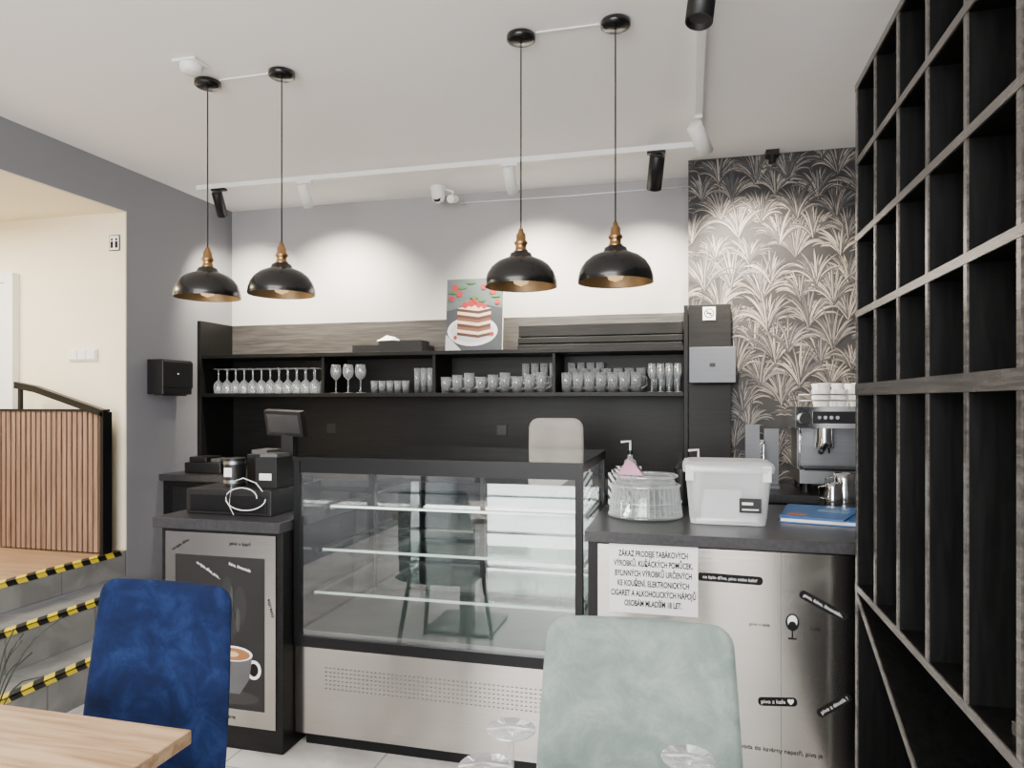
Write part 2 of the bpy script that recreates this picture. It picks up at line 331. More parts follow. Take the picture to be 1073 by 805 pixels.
for i in range(4): wineglass(g,-.21+i*.05,4.21,1.5005,.17,False,.024); tumbler(g,-.2+i*.045,4.33,1.5005,.12,.022)
g.obj('glassware_collection')
t=MB(); t.box(-2.15,-1.66,4.2,4.42,1.766,1.785,BPLA)
t.box(-2.15,-1.66,4.2,4.21,1.785,1.815,BPLA).box(-2.15,-1.66,4.41,4.42,1.785,1.815,BPLA).box(-2.15,-2.14,4.21,4.41,1.785,1.815,BPLA).box(-1.67,-1.66,4.21,4.41,1.785,1.815,BPLA)
t.box(-1.98,-1.68,4.24,4.38,1.785,1.845,BPLA)
t.add([(-2.0,4.25,1.845),(-1.88,4.25,1.85),(-1.86,4.35,1.846),(-1.99,4.36,1.85),(-1.95,4.3,1.885),(-1.9,4.32,1.875)],[(0,1,4),(1,2,5),(1,5,4),(2,3,5),(3,4,5),(3,0,4)],PAPER)
t.obj('serving_tray')
t=MB()
t.box(-1.04,-.03,4.25,4.44,1.766,1.80,BLACK).box(-1.04,-.03,4.26,4.44,1.808,1.845,BLACK).box(-1.04,-.03,4.27,4.44,1.80,1.808,INK).box(-1.04,-.03,4.28,4.44,1.853,1.925,BLACK).box(-1.03,-.03,4.29,4.44,1.845,1.853,INK)
t.obj('stacked_black_boards',bevel=0.003)
# cake picture
Xc=Matrix.Translation((-1.305,4.17,1.768))@Matrix.Rotation(math.radians(-5),4,'X')
c=MB(); c.box(-.185,.185,0,.02,0,.455,PAPER,Xc)
A=lambda pts,l,m: c.art(pts,-.0006*l,m,Xc)
col=lambda n,cc:mat(n,cc,.5)
A([(-.185,0),(.185,0),(.185,.455),(-.185,.455)],1,col('pic_bg',(.03,.035,.045)))
A([(-.185,.25),(.02,.30),(.185,.26),(.185,.455),(-.185,.455)],2,col('pic_bg_light',(.07,.09,.095)))
A([(-.185,.0),(-.08,.0),(-.185,.1)],2,col('cloth',(.4,.41,.42)))
A(ell(-.01,.12,.165,.095),3,col('plate_w',(.50,.52,.55))); A(ell(-.01,.125,.14,.075),4,col('plate_in',(.36,.38,.42)))
br=col('cake_brown',(.05,.016,.009)); crm=col('cake_cream',(.55,.44,.33)); br2=col('cake_brown2',(.13,.05,.025)); red=col('berry',(.28,.01,.012)); grn=col('leaf_g',(.04,.12,.03))
cols=[br,crm,br2,br,crm,br2,br,crm,br]
for i,cc in enumerate(cols):
    z0=.085+i*.019; A([(-.11,z0+.010),(0.03,z0-.010),(.11,z0+.006),(.11,z0+.025),(.03,z0+.009),(-.11,z0+.029)],5+i*.1,cc)
A([(-.11,.266),(.03,.246),(.11,.262),(-.01,.285)],7,crm)
for (x,z,r_) in ((-.06,.285,.02),(-.02,.295,.023),(.03,.285,.02),(.065,.275,.016),(-.1,.36,.02),(-.15,.33,.018),(.12,.37,.02),(.12,.1,.012),(-.12,.08,.012),(0.06,.40,.018),(.0,.315,.015),(-.13,.40,.02),(.15,.30,.015)): A(ell(x,z,r_,r_,14),8,red)
for (x,z,a_) in ((0,.335,.03),(.05,.315,.025),(-.08,.40,.03),(.14,.34,.03),(-.14,.37,.025),(.1,.42,.03),(-.02,.43,.03)): A(ell(x,z,a_,.009,12),9,grn)
c.obj('cake_picture_canvas')
s=MB(); s.box(.002,.235,4.13,4.183,0.981,2.0,BLACK).obj('black_side_panel',bevel=.002)
s=MB(); s.box(.08,.15,4.124,4.1295,1.91,1.985,PAPER)
s.art(ell(.115,1.948,.027,.027),4.1235,INK).art(ell(.115,1.948,.022,.022),4.1230,PAPER)
s.art([(.098,1.960),(.101,1.965),(.132,1.936),(.129,1.931)],4.1225,INK).art([(.1,1.945),(.13,1.945),(.13,1.951),(.1,1.951)],4.1222,INK)
s.obj('no_smoking_sign')
STEELD=mat('satin_steel',(0.27,0.28,0.295),0.35,1.0,var=0.08,scale=3,stretch=(.5,.5,50))
STEELK=mat('grey_steel_cover',(0.125,0.132,0.145),0.45,0.5,var=0.08,scale=3,stretch=(.5,.5,50))
s=MB(); s.box(.005,.255,4.03,4.129,1.55,1.75,STEELK).box(.115,.145,4.026,4.031,1.64,1.66,BPLA).box(.03,.23,4.04,4.12,1.542,1.55,INK)
s.obj('steel_towel_dispenser',bevel=.012)

# ------------------------------------------------------------------ left counter with coffee poster
s=MB()
s.box(-2.19,-1.605,2.53,3.15,0.0,0.91,BLACK).box(-2.215,-1.603,2.50,3.18,0.91,0.955,DKG)
s.obj('cash_counter',bevel=.003)
s=MB(); yf=2.522
s.box(-2.165,-1.635,yf,2.5295,0.10,0.895,STEELV)
s.art([(-2.115,.17),(-1.685,.17),(-1.685,.80),(-2.115,.80)],yf-.001,col('poster_dark',(.004,.0037,.0037)))
st1=col('steam',(.035,.035,.035)); st2=col('steam2',(.012,.012,.013))
for (x,z,a,b2,mm) in ((-1.85,.52,.035,.07,st2),(-1.80,.60,.03,.08,st2),(-1.86,.66,.022,.06,st2),(-1.81,.54,.010,.05,st1),(-1.84,.63,.007,.05,st1)): s.art(ell(x,z,a,b2),yf-.0015-(.0002 if mm is st1 else 0),mm)
s.art(ell(-1.84,.22,.13,.03),yf-.002,col('saucer',(.02,.02,.02)))
cupm=col('cup_dark',(.08,.08,.085))
s.art(ell(-1.735,.34,.035,.04),yf-.0022,PAPER); s.art(ell(-1.735,.34,.022,.027),yf-.0024,INK)
s.art([(-1.93,.40),(-1.92,.30),(-1.88,.235),(-1.80,.235),(-1.755,.30),(-1.74,.40)],yf-.0026,cupm)
s.art(ell(-1.835,.40,.095,.032),yf-.0028,PAPER); s.art(ell(-1.835,.398,.083,.026),yf-.003,col('coffee_c',(.28,.11,.03))); s.art(ell(-1.845,.398,.04,.012),yf-.0032,col('foam',(.55,.40,.24)))
cb=s.obj('coffee_poster')
text('pivo v kávě',-1.80,yf-.001,.855,.022,INK,cb,-.03); text('co bylo dříve, pivo...',-1.95,yf-.003,.74,.016,PAPER,cb,-.5); text('káva, limonáda',-1.80,yf-.003,.76,.018,PAPER,cb,-.25)
text('pivoda to kavárny',-1.90,yf-.001,.135,.022,INK,cb); text('espresso',-1.655,yf-.001,.60,.022,INK,cb,-1.3); text('co bylo dříve',-2.09,yf-.001,.84,.018,INK,cb,.5)

# POS stuff
s=MB(); s.box(-2.14,-1.72,2.62,3.04,.956,1.065,BPLA).box(-2.12,-1.74,2.614,2.621,.97,1.04,BMET).obj('cash_drawer',bevel=.005)
s=MB(); s.cyl((-1.99,2.75,1.066),.048,.125,BPLA).lathe([(.049,.0),(.049,.014)],(-1.99,2.75,1.08),STEELD).lathe([(.049,.0),(.049,.014)],(-1.99,2.75,1.165),STEELD).box(-2.01,-1.97,2.700,2.7015,1.11,1.15,PAPER)
s.obj('tip_tin')
X=Matrix.Translation((-1.83,2.9,1.345))@Matrix.Rotation(math.radians(14),4,'X')@Matrix.Rotation(math.radians(-8),4,'Z')
s=MB(); s.box(-1.89,-1.74,2.84,3.0,1.066,1.09,BPLA).box(-1.85,-1.79,2.90,2.95,1.09,1.34,BPLA)
s.box(-.105,.105,-.012,.02,-.06,.06,BPLA,X).box(-.09,.09,-.0135,-.011,-.045,.045,mat('screen_grey',(.03,.032,.036),.15),X)
s.box(-1.99,-1.895,2.84,3.0,1.066,1.20,BPLA).box(-1.98,-1.90,2.86,2.98,1.20,1.22,mat('printer_grey',(.08,.08,.08),.4))
s.box(-1.85,-1.745,2.70,2.83,1.066,1.20,BPLA).box(-1.84,-1.755,2.72,2.82,1.20,1.215,mat('printer_grey2',(.09,.09,.09),.4)).box(-1.83,-1.77,2.698,2.70,1.10,1.13,WHITE)
s.obj('pos_terminal',bevel=.004)
s=MB()
s.tube([(-1.86+.085*math.cos(a)+.004*i,2.600-.003*i,1.035+.045*math.sin(a*1.02)) for i,a in enumerate([k*.3 for k in range(22)])],.0022,WHITE,6)
s.tube([(-1.75,2.604,1.065),(-1.78,2.602,1.10),(-1.84,2.60,1.12),(-1.90,2.605,1.10),(-1.91,2.60,1.0),(-1.88,2.59,.962)],.002,WHITE,6)
s.obj('power_cable')
s=MB(); s.box(-3.17,-2.90,3.86,4.06,.981,1.05,BPLA).box(-3.15,-3.02,3.88,4.04,1.05,1.085,BPLA).box(-2.99,-2.92,3.88,4.0,1.05,1.075,mat('pg2',(.05,.05,.05))).obj('receipt_printer',bevel=.006)

# ------------------------------------------------------------------ display case
x0,x1,y0,y1,zt=-1.60,-.385,2.60,3.34,1.215
s=MB()
s.box(x0+.03,x1-.03,y0+.05,y1-.03,.0,.06,BMET)
s.box(x0,x1,y0+.012,y1,.06,.425,STEEL)
s.box(x0,x1,y0,y1,.425,.468,BMET)
s.box(x0+.02,x1-.02,y0+.03,y1-.02,.468,.485,DECK)
for i in range(52):
    for j in range(6):
        xx=x0+.14+i*.0185; zz=.255+j*.017
        s.box(xx,xx+.009,y0+.0105,y0+.0125,zz,zz+.004,VENT)
for (xa,xb) in ((x0,x0+.028),(x1-.028,x1)):
    s.box(xa,xb,y0,y0+.03,.468,1.2,BMET).box(xa,xb,y1-.03,y1,.468,1.2,BMET)
    s.box(xa,xb,y0+.03,y1-.03,1.175,1.2,BMET)
s.box(x0+.028,x1-.028,y0+.004,y0+.04,1.15,1.2,BMET).box(x0+.028,x1-.028,y1-.03,y1,1.15,1.2,BMET)
s.box(x0+.04,x1-.04,y0+.042,y0+.06,1.15,1.165,mat('led_strip',(.9,.9,.9),.4,emit=(1,.97,.92),es=6))
s.box((x0+x1)/2-.012,(x0+x1)/2+.012,y1-.02,y1,.485,1.15,BMET)
s.box(x0-.004,x1+.004,y0-.004,y0+.035,1.2,zt,BMET).box(x0-.004,x1+.004,y1-.10,y1,1.2,zt,BMET).box(x0-.004,x0+.04,y0+.035,y1-.10,1.2,zt,BMET).box(x1-.04,x1+.004,y0+.035,y1-.10,1.2,zt,BMET)
s.poly([(x0-.004,y0-.004,zt+.001),(x1+.004,y0-.004,zt+.001),(x1+.004,y1,zt+.001),(x0-.004,y1,zt+.001)],PANET)
s.poly([(x0+.026,y0+.008,.468),(x1-.026,y0+.008,.468),(x1-.026,y0+.008,1.15),(x0+.026,y0+.008,1.15)],PANE)
for x in (x0+.008,x1-.008): s.poly([(x,y0+.028,.468),(x,y1-.028,.468),(x,y1-.028,1.18),(x,y0+.028,1.18)],PANE)
s.poly([(x0+.026,y1-.01,.485),(x1-.026,y1-.01,.485),(x1-.026,y1-.01,1.15),(x0+.026,y1-.01,1.15)],BACKG)
for z,yy in ((.62,y0+.11),(.79,y0+.18),(.97,y0+.25)):
    s.box(x0+.035,x1-.035,yy,y1-.05,z,z+.008,SHELFG); s.box(x0+.035,x1-.035,yy-.004,yy,z-.001,z+.009,GREDGE)
    for x in (x0+.018,x1-.028): s.box(x,x+.01,yy+.02,y1-.05,z-.015,z-.003,DECK)
case=s.obj('pastry_display_case')

# ------------------------------------------------------------------ right counter
s=MB()
s.box(-.365,XR-.005,2.63,3.42,0,.925,BLACK)
s.box(-.375,XR-.005,2.585,3.45,.925,.965,DKG)
s.box(.62,XR-.005,3.45,3.695,.925,.965,DKG).box(.68,XR-.005,3.42,3.69,0,.925,BLACK)
s.box(-.365,-.33,2.605,2.63,0,.925,BMET).box(-.33,XR-.01,2.612,2.63,0.08,.915,STEELV).box(.3165,.3185,2.6105,2.613,.08,.915,mat('seam',(.12,.12,.12))).box(-.33,XR-.01,2.615,2.63,0,.08,BMET)
cnt=s.obj('bar_counter',bevel=.002)
s=MB(); s.box(-.286,.034,2.6085,2.6115,.665,.918,PAPER); sg=s.obj('tobacco_notice_sign')
text('ZÁKAZ PRODEJE TABÁKOVÝCH\nVÝROBKŮ, KUŘÁCKÝCH POMŮCEK,\nBYLINNÝCH VÝROBKŮ URČENÝCH\nKE KOUŘENÍ, ELEKTRONICKÝCH\nCIGARET A ALKOHOLICKÝCH NÁPOJŮ\nOSOBÁM MLADŠÍM 18 LET.',-.126,2.6078,.792,.030,INK,sg,bold=.0009,sp=1.22,xs=.58)
stk=MB(); yy=2.6105
L=[('co bylo dříve, pivo nebo kafe?',.144,.812,.225,-.02,.0155),('pivo, kávu, limonádu..',.455,.738,.17,-.48,.0165),('pivo z kafe ♥',.305,.388,.13,.08,.019),('pivo z doutik !',.49,.395,.13,.62,.018)]
for i,(tx,x,z,wd,ro,sz) in enumerate(L): stk.art(rrect(x,z,wd,.030,.013,ro),yy-.0006,INK)
stk.art(rrect(.02,.55,.07,.026,.012,.1),yy+.0-.0006,INK)
stk.art(ell(.354,.672,.022,.03),yy-.0006,INK).art(ell(.354,.675,.016,.022),yy-.0009,PAPER).art(ell(.354,.664,.013,.012),yy-.0012,INK)
stk.box(.352,.356,yy-.0008,yy,.615,.645,INK).box(.34,.368,yy-.0008,yy,.612,.617,INK)
so=stk.obj('vinyl_stickers')
for (tx,x,z,wd,ro,sz) in L: text(tx,x,yy-.0012,z,sz,PAPER,so,ro)
text('pivo v kafe',.245,yy-.0008,.655,.016,INK,so); text('pivoda do kavárny nepatří, pivo je',.31,yy-.0008,.215,.021,INK,so,-.02); text('kafe',.43,yy-.0008,.655,.02,INK,so)

# storage box
s=MB()
def ring(cx,cy,w,d,z,r=.03,n=4):
    return [(p[0],p[1],z) for p in rrect(cx,cy,w,d,r,0,n)]
def loft(s,prof,capt,m,cx=.15,cy=2.93):
    rs=[ring(cx,cy,a,b2,.967+h) for a,b2,h in prof]; n=len(rs[0]); k=len(rs)
    vs=[p for r_ in rs for p in r_]; fs=[(j*n+i,j*n+(i+1)%n,(j+1)*n+(i+1)%n,(j+1)*n+i) for j in range(k-1) for i in range(n)]
    fs.append(tuple(range(n)) if capt==0 else tuple(range((k-1)*n,k*n)))
    s.add(vs,fs,m,True)
loft(s,[(.28,.20,0),(.29,.21,.03),(.32,.245,.20),(.33,.255,.215)],0,PLAST)
loft(s,[(.34,.27,.205),(.345,.275,.225),(.33,.255,.24),(.29,.21,.245)],1,PLAST)
s.box(.05,.26,2.85,3.01,.98,1.06,PAPER).box(.06,.2,2.86,2.98,1.06,1.10,PAPER)
for x in (-.01,.275): s.box(x,x+.03,2.795,2.81,1.14,1.20,WHITE)
s.box(.19,.27,2.806,2.812,1.02,1.075,BPLA).box(.20,.26,2.8045,2.8065,1.03,1.035,PAPER).box(.20,.24,2.8045,2.8065,1.05,1.06,PAPER)
s.obj('plastic_storage_box')
s=MB(); cx,cy=-.175,2.98
s.lathe([(.001,.003),(.152,.003),(.156,.008),(.152,.014),(.001,.012)],(cx,cy,.966),DOME,40)
for k,(ra,rb,za,zb) in enumerate(((.148,.136,.012,.13),(.138,.128,.03,.15),(.128,.12,.05,.17))):
    s.lathe([(ra+.004,za),(ra,za+.006),(rb,zb-.01),(rb-.008,zb),(.001,zb+.002)],(cx,cy,.966),DOME,40)
s.lathe([(.140,.125),(.146,.13),(.140,.136)],(cx,cy,.966),GLS,40).lathe([(.148,.06),(.151,.064),(.147,.068)],(cx,cy,.966),GLS,40).lathe([(.131,.165),(.135,.17),(.131,.175)],(cx,cy,.966),GLS,40)
for i in range(40):
    a=2*pi*i/40; ca,sa=math.cos(a),math.sin(a); s.tube([(cx+.150*ca,cy+.150*sa,.98),(cx+.138*ca,cy+.138*sa,1.09)],.0016,GLS,4)
s.obj('glass_cake_dome')
s=MB(); pk=mat('pink_paper',(.70,.36,.50),.6); zz=1.1425
s.add([(-.29,2.93,zz),(-.18,2.90,zz),(-.19,3.0,zz),(-.27,3.02,zz),(-.245,2.95,zz+.063),(-.22,2.97,zz+.043)],[(0,1,5),(0,5,4),(1,2,5),(2,3,5),(3,4,5),(3,0,4)],pk).obj('pink_napkin')
s=MB()
for i in range(3): s.box(-.355+i*.012,-.235+i*.012,3.2+i*.035,3.225+i*.035,.974,1.12+i*.012,ZEBRA)
s.box(-.365,-.21,3.19,3.31,.966,.973,BPLA).obj('striped_napkin_holder')
def pump(x,y,z,h,m,name):
    s=MB(); s.lathe([(.001,0),(.03,0),(.032,.01),(.032,h*.6),(.026,h*.68),(.012,h*.72),(.012,h*.8)],(x,y,z),m,16)
    s.cyl((x,y,z+h*.78),.014,.02,BPLA,12); s.tube([(x,y,z+h*.8),(x,y,z+h),(x-.045,y,z+h-.005)],.006,WHITE,6); s.obj(name)
pump(-.27,3.38,.966,.29,GLS,'soap_pump_bottle')
pump(.045,3.30,.966,.26,WHITE,'soap_pump_bottle')
s=MB(); s.cyl((-.03,3.33,.966),.035,.17,BPLA,16).lathe([(.035,.17),(.012,.20),(.012,.24),(.001,.24)],(-.03,3.33,.966),BPLA,16).obj('syrup_bottle')
blu=mat('blue_cover',(.025,.13,.36),.4); ora=mat('orange',(.5,.17,.05),.5)
X=Matrix.Translation((.55,3.12,.966))@Matrix.Rotation(math.radians(-12),4,'Z')
s=MB(); s.box(-.16,.16,-.20,.20,0,.004,blu,X).box(-.155,.155,-.195,.195,.004,.016,PAPER,X).box(-.16,.16,-.20,.20,.016,.020,blu,X)
X2=Matrix.Translation((.52,3.07,.987))@Matrix.Rotation(math.radians(-22),4,'Z')
s.box(-.12,.12,-.15,.15,0,.005,blu,X2).box(-.1,-.03,-.12,-.07,.005,.006,ora,X2).box(-.02,.1,.04,.1,.005,.006,mat('pale_blue',(.2,.35,.5)),X2).obj('menu_folder',bevel=.001)
# espresso machine
s=MB(); mx0,mx1,my0,my1,mz=.545,1.15,3.79,4.13,.981
for x in (mx0+.04,mx1-.07):
    for y in (my0+.04,my1-.05): s.cyl((x,y,mz),.02,.05,BPLA,12)
s.box(mx0,mx1,my0-.02,my1,mz+.05,mz+.12,STEELD).box(mx0+.02,mx1-.02,my0-.05,my0+.12,mz+.12,mz+.13,BMET)
s.box(mx0+.01,mx1-.01,my0+.14,my1,mz+.12,mz+.34,STEELD)
s.box(mx0-.02,mx1+.02,my0-.03,my1,mz+.33,mz+.44,CHROME)
s.box(mx0+.06,mx1-.06,my0-.034,my0-.029,mz+.355,mz+.415,BPLA)
for x in (mx0+.13,mx0+.41):
    s.cyl((x,my0+.05,mz+.26),.042,.07,CHROME,20).cyl((x,my0+.05,mz+.23),.046,.03,CHROME,20).tube([(x,my0+.02,mz+.245),(x-.02,my0-.03,mz+.235),(x-.05,my0-.14,mz+.22)],.014,BPLA,10)
    for k in range(4): s.cyl((0,0,0),.009,.006,CHROME,10,Matrix.Translation((x-.04+k*.028,my0-.034,mz+.385))@Matrix.Rotation(pi/2,4,'X'))
    s.tube([(x-.02,my0+.05,mz+.23),(x-.02,my0+.05,mz+.20)],.006,CHROME,6).tube([(x+.02,my0+.05,mz+.23),(x+.02,my0+.05,mz+.20)],.006,CHROME,6)
for x in (mx0-.0,mx1): s.tube([(x,my0+.0,mz+.33),(x,my0-.05,mz+.30),(x-.01,my0-.07,mz+.14)],.007,CHROME,8); s.cyl((0,0,0),.028,.04,BPLA,14,Matrix.Translation((x+.02,my0-.03,mz+.38))@Matrix.Rotation(pi/2,4,'X'))
for z in (.47,.50): s.tube([(mx0,my1-.01,mz+z),(mx0,my0,mz+z),(mx1,my0,mz+z),(mx1,my1-.01,mz+z)],.005,CHROME,6)
for x in (mx0,mx0+.3,mx1): s.tube([(x,my0,mz+.44),(x,my0,mz+.50)],.005,CHROME,6)
for i in range(1,7):
    for j in range(3):
        for q in range(3 if (i+j)%2 else 2):
            s.lathe([(.001,.002),(.022,0),(.034,.055),(.031,.055),(.02,.006),(.001,.006)],(mx0+.05+i*.08,my0+.06+j*.09,mz+.44+q*.032),PAPER,14)
s.obj('espresso_machine',bevel=.004)
def jug(x,y,z,h):
    s=MB(); r=h*.38; s.lathe([(.001,0),(r,0),(r,.003),(r*1.02,h*.4),(r*.8,h*.75),(r*.88,h),(r*.84,h),(r*.76,h*.75),(r*.9,h*.1),(.001,.006)],(x,y,z),CHROME,20)
    s.tube([(x-r*.85,y,z+h*.85),(x-r*1.6,y,z+h*.8),(x-r*1.6,y,z+h*.3),(x-r,y,z+h*.25)],.004,CHROME,6); s.obj('milk_frothing_jug')
jug(.72,3.60,.966,.14); jug(.655,3.52,.966,.10)
s=MB(); s.box(.30,.47,3.92,4.06,.981,1.0,STEELK).box(.30,.375,3.98,4.0,1.0,1.32,STEELK).box(.395,.47,3.96,3.98,1.0,1.30,STEELK).box(.375,.395,3.93,4.04,1.0,1.24,CHROME).tube([(.385,3.93,1.22),(.385,3.88,1.22),(.385,3.88,1.06),(.385,3.93,1.06)],.006,CHROME).obj('steel_cutlery_stand',bevel=.004)
def panel(m,X,w0,h,th,r,mt,rows=26,cols=16,curve=.03):
    zs=[h*(1-math.cos(pi*i/rows))/2 for i in range(rows+1)]
    F=[];Bk=[]
    for z in zs:
        e=1.0; w=w0(z/h)/2
        if z>h-r: q=(z-(h-r))/r; w=w-r+r*math.sqrt(max(0,1-q*q))
        re=.035
        if z>h-re: e=math.sqrt(max(0,1-((z-(h-re))/re)**2))
        if z<re: e=min(e,math.sqrt(max(0,1-((re-z)/re)**2)))
        fr=[];bk=[]
        for k in range(cols+1):
            s_=math.sin((k/cols-.5)*pi); t=th/2*math.sqrt(max(0,1-abs(s_)**5))*e; yc=-curve*s_*s_*1.0
            fr.append((s_*w,yc-t,z)); bk.append((s_*w,yc+t,z))
        F.append(fr);Bk.append(bk)
    vs=[p for r_ in F for p in r_]+[p for r_ in Bk for p in r_]; n=cols+1; o=n*(rows+1); fs=[]
    for j in range(rows):
        for k in range(cols):
            a=j*n+k; fs.append((a,a+1,a+n+1,a+n)); fs.append((o+a,o+a+n,o+a+n+1,o+a+1))
        fs.append((j*n,(j+1)*n,o+(j+1)*n,o+j*n)); fs.append((j*n+cols,o+j*n+cols,o+(j+1)*n+cols,(j+1)*n+cols))
    fs.append(tuple(range(0,n))+tuple(o+i for i in reversed(range(n)))); 
    m.add(vs,fs,mt,True,X)
def dining_chair(x,y,ang,mt):
    s=MB(); T=Matrix.Translation((x,y,0))@Matrix.Rotation(ang,4,'Z')
    w0=lambda t:.475-.068*t-.03*(1-t)**4
    panel(s,T@Matrix.Translation((0,.075,.44))@Matrix.Rotation(math.radians(-7),4,'X'),w0,.520,.055,.045,mt)
    panel(s,T@Matrix.Translation((0,.09,.455))@Matrix.Rotation(math.radians(90),4,'X'),lambda t:.47-.03*t,.44,.075,.09,mt,curve=0)
    for sx in (-1,1):
        for yy,fy in ((-.28,-.33),(.03,.12)):
            p,q=(sx*.17,yy,.43),(sx*.215,fy,.0)
            s.tube([p,q],.013,BMET,10,T)
        s.tube([(sx*.17,-.28,.425),(sx*.17,.03,.425)],.011,BMET,8,T)
    s.tube([(-.17,.03,.425),(.17,.03,.425)],.011,BMET,8,T)
    return s.obj('dining_chair')
dining_chair(-.105,1.47,.04,MINTV)
dining_chair(-1.368,1.485,0.0,BLUEV)
s=MB(); CR=mat('greige_fabric',(.33,.30,.27),.8)
T=Matrix.Translation((-.66,3.55,0))
panel(s,T@Matrix.Translation((0,.0,.98)),lambda t:.30-.02*t,.38,.05,.05,CR,curve=.02)
panel(s,T@Matrix.Translation((0,.02,.74))@Matrix.Rotation(math.radians(90),4,'X'),lambda t:.34,.0+.18,.06,.08,CR,curve=0)
s.tube([(-.66,3.59,.72),(-.66,3.60,.95),(-.66,3.575,1.05)],.014,BMET); s.tube([(-.66,3.5,.70),(-.66,3.5,.04)],.022,BMET)
s.cyl((-.66,3.5,.0),.14,.02,BMET,28).tube([(-.66+.1*math.cos(a),3.5+.1*math.sin(a),.28) for a in [k*pi/10 for k in range(21)]],.008,BMET)
s.obj('bar_stool')

# ------------------------------------------------------------------ tables
def table(x0,x1,y0,y1,name='dining_table'):
    s=MB(); s.box(x0,x1,y0,y1,.72,.75,OAK); cx,cy=(x0+x1)/2,(y0+y1)/2
    s.box(cx-.04,cx+.04,cy-.04,cy+.04,.02,.70,BMET).box(cx-.22,cx+.22,cy-.22,cy+.22,0,.02,BMET).box(cx-.18,cx+.18,cy-.18,cy+.18,.70,.72,BMET)
    return s.obj(name,bevel=.003)
table(-1.75,-1.024,.55,1.27); table(-.55,.25,.45,1.10)
G2=glass('wine_glass_clear',(.90,.92,.92),.16,.01,.5,white_mix=.04,edge=.25)
def bigglass(x,y,inv=True,h=.20):
    s=MB(); r=.042
    p=[(.0005,.005),(.037,.0005),(.038,.002),(.036,.004),(.008,.009),(.0045,.02),(.004,h*.42),(.009,h*.47),(.03,h*.55),(r,h*.68),(r*.98,h*.82),(r*.83,h-.001)]
    p=p+[(a-.0015,b2) for a,b2 in reversed(p[7:])]
    if inv: p=[(a,h-b2) for a,b2 in p]
    s.lathe(p,(x,y,.7505),G2,40); s.obj('wine_glass')
bigglass(-.262,1.03); bigglass(0.0,1.018,h=.195); bigglass(-.272,.925,h=.195)

# ------------------------------------------------------------------ wine rack
s=MB(); xf,xb=.514,.86; dv=[2.4-k*.2233 for k in range(9)]; ya,yb=dv[-1],dv[0]+.012
rows=[.862,1.485,1.722,1.96,2.20,2.44]
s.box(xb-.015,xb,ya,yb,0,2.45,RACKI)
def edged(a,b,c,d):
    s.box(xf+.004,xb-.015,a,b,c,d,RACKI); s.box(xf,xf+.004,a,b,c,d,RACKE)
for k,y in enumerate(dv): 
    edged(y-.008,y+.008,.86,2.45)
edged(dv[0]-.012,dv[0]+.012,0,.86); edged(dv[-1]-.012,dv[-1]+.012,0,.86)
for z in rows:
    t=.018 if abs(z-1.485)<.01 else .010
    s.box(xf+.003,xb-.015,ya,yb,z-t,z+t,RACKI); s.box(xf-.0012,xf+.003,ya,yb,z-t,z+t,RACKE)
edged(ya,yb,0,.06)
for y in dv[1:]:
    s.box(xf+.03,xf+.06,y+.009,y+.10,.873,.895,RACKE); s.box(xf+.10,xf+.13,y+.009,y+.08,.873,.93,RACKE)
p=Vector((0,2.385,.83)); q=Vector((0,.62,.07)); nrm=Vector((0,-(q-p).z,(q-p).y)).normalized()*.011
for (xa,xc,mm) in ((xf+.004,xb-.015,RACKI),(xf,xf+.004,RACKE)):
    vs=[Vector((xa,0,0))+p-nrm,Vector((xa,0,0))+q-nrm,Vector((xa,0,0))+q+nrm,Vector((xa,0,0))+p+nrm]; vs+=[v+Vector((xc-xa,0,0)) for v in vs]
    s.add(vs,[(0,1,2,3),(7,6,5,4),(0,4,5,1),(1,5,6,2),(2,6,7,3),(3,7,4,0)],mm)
s.obj('wine_rack')

# ------------------------------------------------------------------ pendants
def pendant(x,y,zr):
    s=MB(); s.lathe([(.001,0),(.045,0),(.055,-.004),(.055,-.022),(.045,-.028),(.006,-.03)],(x,y,CZ-.0005),PIN,24)
    s.tube([(x,y,CZ-.02),(x,y,zr+.22)],.003,PIN,6)
    pr=[(.138,0),(.139,.008),(.136,.028),(.128,.052),(.112,.076),(.088,.096),(.060,.108),(.045,.113),(.040,.128),(.026,.134)]
    s.lathe(pr,(x,y,zr),PIN,40); s.lathe([(.138,0),(.134,.008),(.131,.028),(.123,.050),(.107,.072),(.083,.090),(.05,.103),(.02,.11)],(x,y,zr),PINI,40)
    s.lathe([(.026,.134),(.028,.138),(.021,.143),(.021,.160),(.026,.163),(.026,.172),(.019,.176),(.018,.20),(.011,.208),(.008,.222),(.001,.223)],(x,y,zr),BRASS,24)
    s.lathe([(.014,.10),(.016,.085),(.03,.06),(.034,.035),(.026,.012),(.001,.002)],(x,y,zr),BULB,20)
    s.obj('pendant_lamp')
for x,y in ((-2.04,2.63),(-1.675,2.63),(-.62,2.59),(-.26,2.58)): pendant(x,y,1.900 if x<-1 else 1.885)
s=MB(); s.box(-1.98,-1.735,2.627,2.633,CZ-.006,CZ-.0005,WHITE).obj('cable_cover')
s=MB(); s.box(-.56,-.32,2.582,2.588,CZ-.006,CZ-.0005,WHITE).obj('cable_cover')
s=MB(); s.box(-3.10,.07,3.885,3.92,CZ-.03,CZ-.0005,WHITE).obj('lighting_track')
s=MB(); s.box(.030,.065,2.05,3.883,CZ-.03,CZ-.0005,WHITE).obj('lighting_track')
